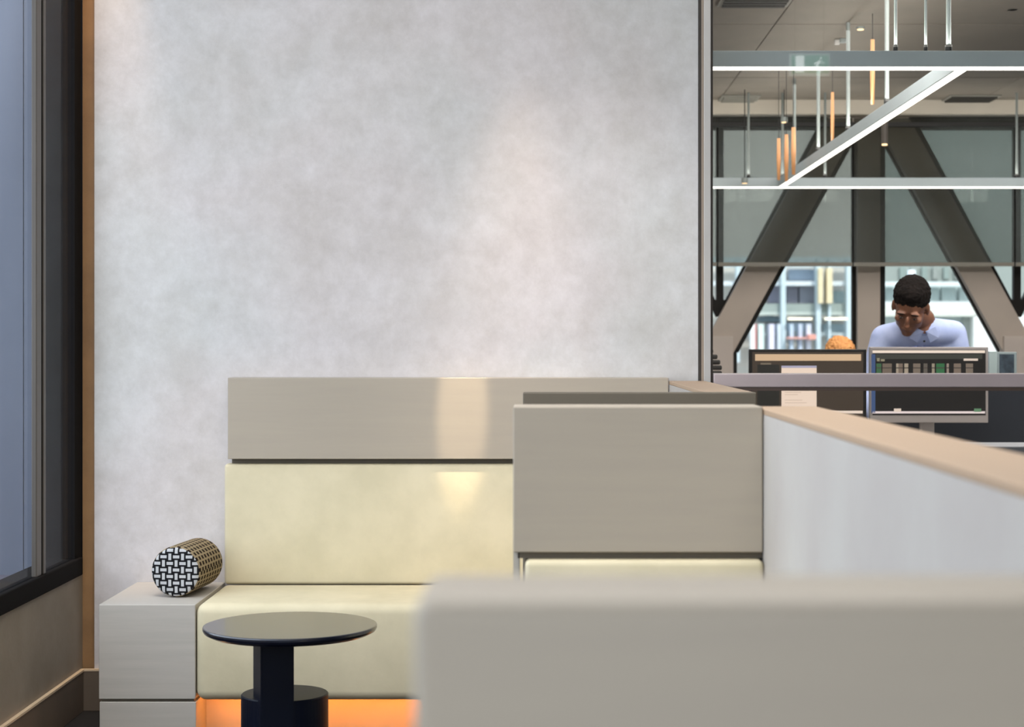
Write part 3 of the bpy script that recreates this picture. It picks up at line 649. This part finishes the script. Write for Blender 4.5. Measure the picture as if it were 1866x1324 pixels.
def person(loc, hc, pitch, yaw, roll, neck, shL, shR, chest, pelvis, elL, elR, wrL, wrR, kneeL, kneeR, ftL, ftR, skin, shirt, trous, hairm, label, hairstyle=0, sc=1.0):
    P1 = None
    T_ = Matrix.Translation(hc) @ Euler((pitch, roll, yaw), 'XYZ').to_matrix().to_4x4()
    bm = bmesh.new(); head(bm, T_)
    limb(bm, [(T_ @ Vector((0, .022, -.05)), .052), (neck, .056)])
    limb(bm, [(chest, .105), (pelvis, .115)]); limb(bm, [(shL, .045), (neck+Vector((0, 0, -.05)), .06), (shR, .045)])
    for sh, el, wr, sg_ in ((shL, elL, wrL, 1), (shR, elR, wrR, -1)):
        limb(bm, [(sh, .045), (el, .036), (wr, .025)]); hand(bm, wr, (wr-el)*Vector((.6, 1, .25)), Vector((0, 0, 1)), sg_)
    for s, kn, ft in ((-1, kneeL, ftL), (1, kneeR, ftR)):
        hp = pelvis+Vector((s*.09, 0, -.03)); limb(bm, [(hp, .08), (kn, .052), (ft+Vector((0, .02, .08)), .036)])
        limb(bm, [(ft+Vector((0, .03, .045)), .036), (ft+Vector((0, -.14, .03)), .03)])
    body = remesh(bm, 'person', .0055, skin, None, loc, 3)
    tag(body, label, 'person')
    bm = bmesh.new()                                    # shirt
    limb(bm, [(chest+Vector((.055, 0, .02)), .112), (pelvis+Vector((.04, 0, .0)), .112)]); limb(bm, [(chest+Vector((-.055, 0, .02)), .112), (pelvis+Vector((-.04, 0, .0)), .112)])
    nb = neck+Vector((0, .0, -.035))
    limb(bm, [(shL, .058), (nb+Vector((-.03, .01, -.02)), .066), (nb+Vector((.03, .01, -.02)), .066), (shR, .058)])
    limb(bm, [(shL, .056), (chest+Vector((-.05, 0, .02)), .11)]); limb(bm, [(shR, .056), (chest+Vector((.05, 0, .02)), .11)])
    for sh, el, wr in ((shL, elL, wrL), (shR, elR, wrR)): limb(bm, [(sh, .059), (el, .048), (el+(wr-el)*.9, .037)])
    sh_o = remesh(bm, 'shirt', .007, shirt, body, None, 5)
    # collar wings and button placket laid on the shirt front
    from mathutils.bvhtree import BVHTree
    bv = BVHTree.FromPolygons([v.co.copy() for v in sh_o.data.vertices], [tuple(p.vertices) for p in sh_o.data.polygons])
    def surf(x, z, off=.003):
        q = bv.ray_cast(Vector((x, neck.y-1.2, z))-ORG[sh_o], Vector((0, 1, 0)))[0]
        return (q+ORG[sh_o]-Vector((0, off, 0))) if q else Vector((x, neck.y-.12, z))
    cx_ = (shL.x+shR.x)/2; z0 = neck.z-.055
    def patch(name, pts, m):
        b_ = bmesh.new(); f_ = [b_.verts.new(surf(x, z, .012)) for x, z in pts]; k_ = [b_.verts.new(surf(x, z, -.004)) for x, z in pts]
        b_.faces.new(f_); b_.faces.new(k_[::-1])
        for i in range(len(pts)): b_.faces.new((f_[i], k_[i], k_[(i+1) % len(pts)], f_[(i+1) % len(pts)]))
        return build(name, b_, m, body)
    for sg_ in (-1, 1):
        patch('collar_wing', [(cx_+sg_*.004, z0), (cx_+sg_*.050, z0+.022), (cx_+sg_*.068, z0-.030), (cx_+sg_*.030, z0-.052)], shirt)
    for i in range(4):
        patch('placket', [(cx_-.012, z0-.01-i*.07), (cx_+.012, z0-.01-i*.07), (cx_+.012, z0-.08-i*.07), (cx_-.012, z0-.08-i*.07)], shirt)
        q = surf(cx_, z0-.045-i*.07, .014); b_ = bmesh.new(); add_cyl(b_, q, q-Vector((0, .003, 0)), .005, n=10); build('button', b_, M_blk, body)
    bm = bmesh.new()
    for s, kn, ft in ((-1, kneeL, ftL), (1, kneeR, ftR)):
        hp = pelvis+Vector((s*.09, 0, -.04)); limb(bm, [(pelvis+Vector((s*.03, 0, .03)), .118), (hp, .105), (kn, .07), (ft+Vector((0, .02, .07)), .055)])
    remesh(bm, 'trousers', .009, trous, body, None, 4)
    for kn, ft in ((kneeL, ftL), (kneeR, ftR)):
        bm = bmesh.new(); limb(bm, [(ft+Vector((0, .04, .05)), .045), (ft+Vector((0, -.06, .042)), .042), (ft+Vector((0, -.15, .036)), .034)])
        for v in bm.verts: v.co.z = max(v.co.z, ft.z+.002)
        build('shoe', bm, M_blk, body, True)
    bm = bmesh.new()
    def e(c, r):
        s = bmesh.new(); add_ell(s, c, r, sub=4)
        for v in s.verts: v.co = T_ @ v.co
        me = bpy.data.meshes.new('t'); s.to_mesh(me); s.free(); bm.from_mesh(me); bpy.data.meshes.remove(me)
    e((0, .024, .060), (.083, .098, .082)); e((0, .055, .010), (.079, .066, .075)); e((0, -.02, .098), (.060, .058, .036))
    remesh(bm, 'hair', .004, hairm, body, None, 2, disp=.012 if hairstyle == 0 else .018)
    for s in (-1, 1):
        bm = bmesh.new(); add_ell(bm, T_ @ Vector((s*.030, -.0815, -.001)), (.0085, .0070, .0045), T_.to_3x3(), 2)
        build('eye', bm, mat('eye_white', (120, 105, 95), .3), body, True)
        bm = bmesh.new(); add_ell(bm, T_ @ Vector((s*.030, -.0905, .0005)), (.0042, .003, .0042), T_.to_3x3(), 2)
        build('iris', bm, M_blk, body, True)
        bm = bmesh.new(); add_ell(bm, T_ @ Vector((s*.030, -.0905, .022)), (.019, .005, .0035), T_.to_3x3(), 2)
        build('eyebrow', bm, mat('brow_hair', (22, 17, 15), 1, spec=0), body, True)
    return body
V = Vector
M_skin = mat('deep_brown_skin', (128, 84, 62), .5, (112, 72, 52), 20)
M_skin2 = mat('fair_skin', (222, 170, 140), .5)
M_shirt = mat('pale_blue_shirt', (186, 198, 236), .8, (166, 180, 224), 14, bump=.2, bscale=25)
M_hair = mat('short_black_hair', (26, 20, 18), .95, (13, 10, 9), 90, bump=.6, bscale=200, spec=.15)
M_ging = mat('ginger_hair', (232, 168, 100), .7, (205, 135, 78), 60, bump=.6, bscale=120)
hc = P(1659, 560, 7.98)
person(V((1.75, 8.5, 0)), hc, math.radians(36), math.radians(-16), math.radians(8),
       P(1682, 582, 8.12), P(1610, 614, 8.17), P(1738, 606, 8.20), V((1.76, 8.26, 1.19)), V((1.76, 8.52, .93)),
       V((1.52, 8.18, 1.05)), V((2.00, 8.22, 1.05)), V((1.60, 7.98, .79)), V((1.92, 8.0, .79)),
       V((1.66, 8.50, .50)), V((1.86, 8.50, .50)), V((1.65, 8.55, 0)), V((1.88, 8.55, 0)),
       M_skin, M_shirt, mat('dark_trousers', (36, 38, 46), .9), M_hair, 'person in pale blue shirt with short black hair, leaning over the desk and looking down')
PD = 10.0; px_ = wx(1531, PD)
person(V((px_, 10.15, 0)), V((px_, PD, 1.180)), math.radians(24), math.radians(10), 0,
       V((px_, 10.08, 1.09)), V((px_-.17, 10.1, 1.02)), V((px_+.17, 10.1, 1.02)), V((px_, 10.12, .84)), V((px_, 10.2, .57)),
       V((px_-.24, 10.02, .80)), V((px_+.24, 10.02, .80)), V((px_-.14, 9.80, .77)), V((px_+.14, 9.80, .77)),
       V((px_-.12, 9.78, .50)), V((px_+.12, 9.78, .50)), V((px_-.12, 9.85, 0)), V((px_+.12, 9.85, 0)),
       M_skin2, mat('grey_jumper', (120, 120, 124), .9), mat('dark_trousers', (36, 38, 46), .9), M_ging,
       'seated person with ginger hair, only the crown showing above the black monitor', 1)
def chair(x, y, label, rot=0):
    o = thing('office_chair', (x, y, 0), label, 'chair')
    box('seat', x-.24, x+.24, y-.24, y+.24, .38, .445, M_blk, o, bev=.02, seg=3)
    box('backrest', x-.22, x+.22, y+.21, y+.25, .52, .98, M_blk, o, bev=.018, seg=3)
    bm = bmesh.new(); add_cyl(bm, (x, y, .08), (x, y, .38), .025); build('column', bm, M_frame, o)
    for i in range(5):
        a_ = i*2*math.pi/5; bm = bmesh.new(); e_ = V((x+.28*math.cos(a_), y+.28*math.sin(a_), .05)); add_cyl(bm, (x, y, .09), e_, .018, .012, 10); q_ = build('leg', bm, M_frame, o)
        bm = bmesh.new(); add_ell(bm, e_+V((0, 0, -.022)), (.028, .028, .027), sub=2); build('castor', bm, M_blk, q_, True)
    box('back_support', x-.03, x+.03, y+.2, y+.235, .40, .6, M_frame, o)
chair(px_, 10.2, 'black office chair under the ginger haired person')
# dark round-backed chair just right of the glass frame
D = 7.3; o = thing('task_chair', (wx(1285, D), D, 0), 'dark ribbed chair back just right of the metal glass frame', 'chair')
x = wx(1285, D)
box('seat', x-.22, x+.22, D-.44, D-.02, .42, .47, M_blk, o, bev=.015, seg=3)
for i, yy in enumerate((636, 646, 656, 666, 676, 686, 696)):
    hw_ = (15, 23, 28, 31, 31, 30, 28)[i]
    box('back_rib', wx(1285-hw_, D), wx(1285+hw_, D), D, D+.03, wz(yy+8, D), wz(yy-.5, D), mat('charcoal_mesh', (58, 56, 54), .8), o, bev=.006, seg=2)
box('back_post', x-.02, x+.02, D+.03, D+.05, .30, wz(640, D), M_blk, o)
box('pedestal', x-.03, x+.03, D-.26, D-.2, .02, .42, M_frame, o); box('foot', x-.2, x+.2, D-.42, D-.04, 0, .02, M_frame, o, bev=.005)
box('back_bracket', x-.02, x+.02, D-.23, D+.05, .40, .43, M_frame, o)

# ------------------------------------------------------------ city outside
def fc(c): return mat('city_%d_%d_%d' % c, c, .7)
DC = 80.0
C1 = thing('office_building', (wx(1450, DC), DC, -12), 'pale glass office building seen through the left facade window', 'building')
def cb(name, x0, y0, x1, y1, c, o=C1, d=0, D=DC, t=.6, m=None):
    A, B = P(x0, y0, D-d), P(x1, y1, D-d); return box(name, A.x, B.x, D-d, D-d+t, B.z, A.z, m or fc(c), o)
cb('wall', 1230, -200, 1570, 1100, (204, 202, 196), d=0, t=8)
for a_, b_, c_ in ((468, 486, (206, 222, 228)), (512, 520, (216, 226, 232)), (553, 568, (150, 162, 158)), (568, 574, (186, 196, 190)), (606, 612, (200, 210, 212))):
    cb('floor_slab', 1300, a_, 1570, b_, c_, d=1.2)
for x0, x1 in ((1424, 1432), (1488, 1496), (1543, 1553), (1510, 1514), (1342, 1348)): cb('facade_column', x0, 470, x1, 660, (196, 214, 222), d=1.6)
for x0, y0, x1, y1, c in ((1401, 521, 1423, 552, (146, 148, 168)), (1434, 522, 1454, 552, (140, 140, 156)), (1457, 522, 1486, 552, (156, 160, 174)), (1438, 490, 1484, 511, (170, 186, 206)),
                          (1516, 530, 1540, 552, (176, 196, 200)), (1382, 576, 1424, 586, (130, 150, 162)), (1398, 590, 1423, 640, (170, 184, 206)), (1434, 588, 1480, 604, (178, 196, 214)), (1500, 590, 1540, 612, (160, 178, 186))):
    fr = cb('window', x0, y0, x1, y1, c, d=.5); 
for x0, x1 in ((1492, 1500), (1507, 1517)): cb('curtain', x0, 488, x1, 552, (226, 212, 176), d=1.9)
for x0, x1, yy in ((1436, 1480, 580), (1503, 1544, 580)): cb('ceiling_lamp', x0, yy-1.5, x1, yy+2.5, (0, 0, 0), d=2.0, t=.1, m=mat('city_lamp', (255, 248, 225), .5, emit=(255, 246, 220), es=1.1))
for x0, x1, c in ((1368, 1375, (236, 240, 240)), (1375, 1379, (196, 140, 138)), (1382, 1392, (214, 232, 230)), (1402, 1411, (222, 220, 240)), (1417, 1423, (205, 216, 226)), (1440, 1446, (186, 204, 222)), (1456, 1462, (190, 204, 224)), (1470, 1478, (206, 214, 228))):
    cb('panel', x0, 590, x1, 660, c, d=1.9)
cb('sign_band', 1435, 614, 1487, 617, (226, 168, 158), d=2.2); cb('sign_band', 1474, 609, 1487, 618, (228, 160, 146), d=2.4)
C2 = thing('office_building', (wx(1700, 95), 95, -12), 'white banded building behind the man, with wide square windows', 'building')
kw = dict(o=C2, D=95)
cb('wall', 1600, 516, 1790, 1200, (192, 206, 206), t=8, **kw)
for a_, b_, c_ in ((513, 521, (224, 236, 240)), (549, 556, (228, 238, 242)), (556, 576, (222, 228, 220))): cb('floor_slab', 1596, a_, 1780, b_, c_, d=1, **kw)
for x0, x1 in ((1615, 1628), (1694, 1711), (1716, 1742), (1748, 1768)):
    cb('window', x0, 523, x1, 548, (166, 180, 178), d=.3, **kw)
cb('window', 1755, 578, 1772, 660, (168, 176, 172), d=.3, **kw); cb('wall_bay', 1774, 574, 1900, 1200, (236, 240, 240), d=1, t=6, **kw)
C3 = thing('tower_block', (wx(1680, 140), 140, -12), 'dark green grey tower behind the white banded building', 'building')
kw = dict(o=C3, D=140); cb('wall', 1560, -250, 1960, 1200, (152, 162, 158), t=12, **kw)
for i in range(6): cb('window', 1640+i*20, 486, 1650+i*20, 508, (140+8*(i % 2), 156, 152), d=.3, **kw)
cb('lit_window', 1656, 492, 1668, 502, (0, 0, 0), d=.5, m=mat('city_lit', (220, 235, 250), .5, emit=(225, 238, 250), es=.9), **kw)
C4 = thing('tower_block', (wx(1330, 120), 120, -12), 'grey green tower at the far left behind the sloping frame', 'building')
kw = dict(o=C4, D=120); cb('wall', 1318, 440, 1350, 1200, (150, 164, 162), t=10, **kw)
for i in range(4): cb('window', 1322, 488+i*14, 1344, 496+i*14, (170, 184, 186), d=.3, **kw)
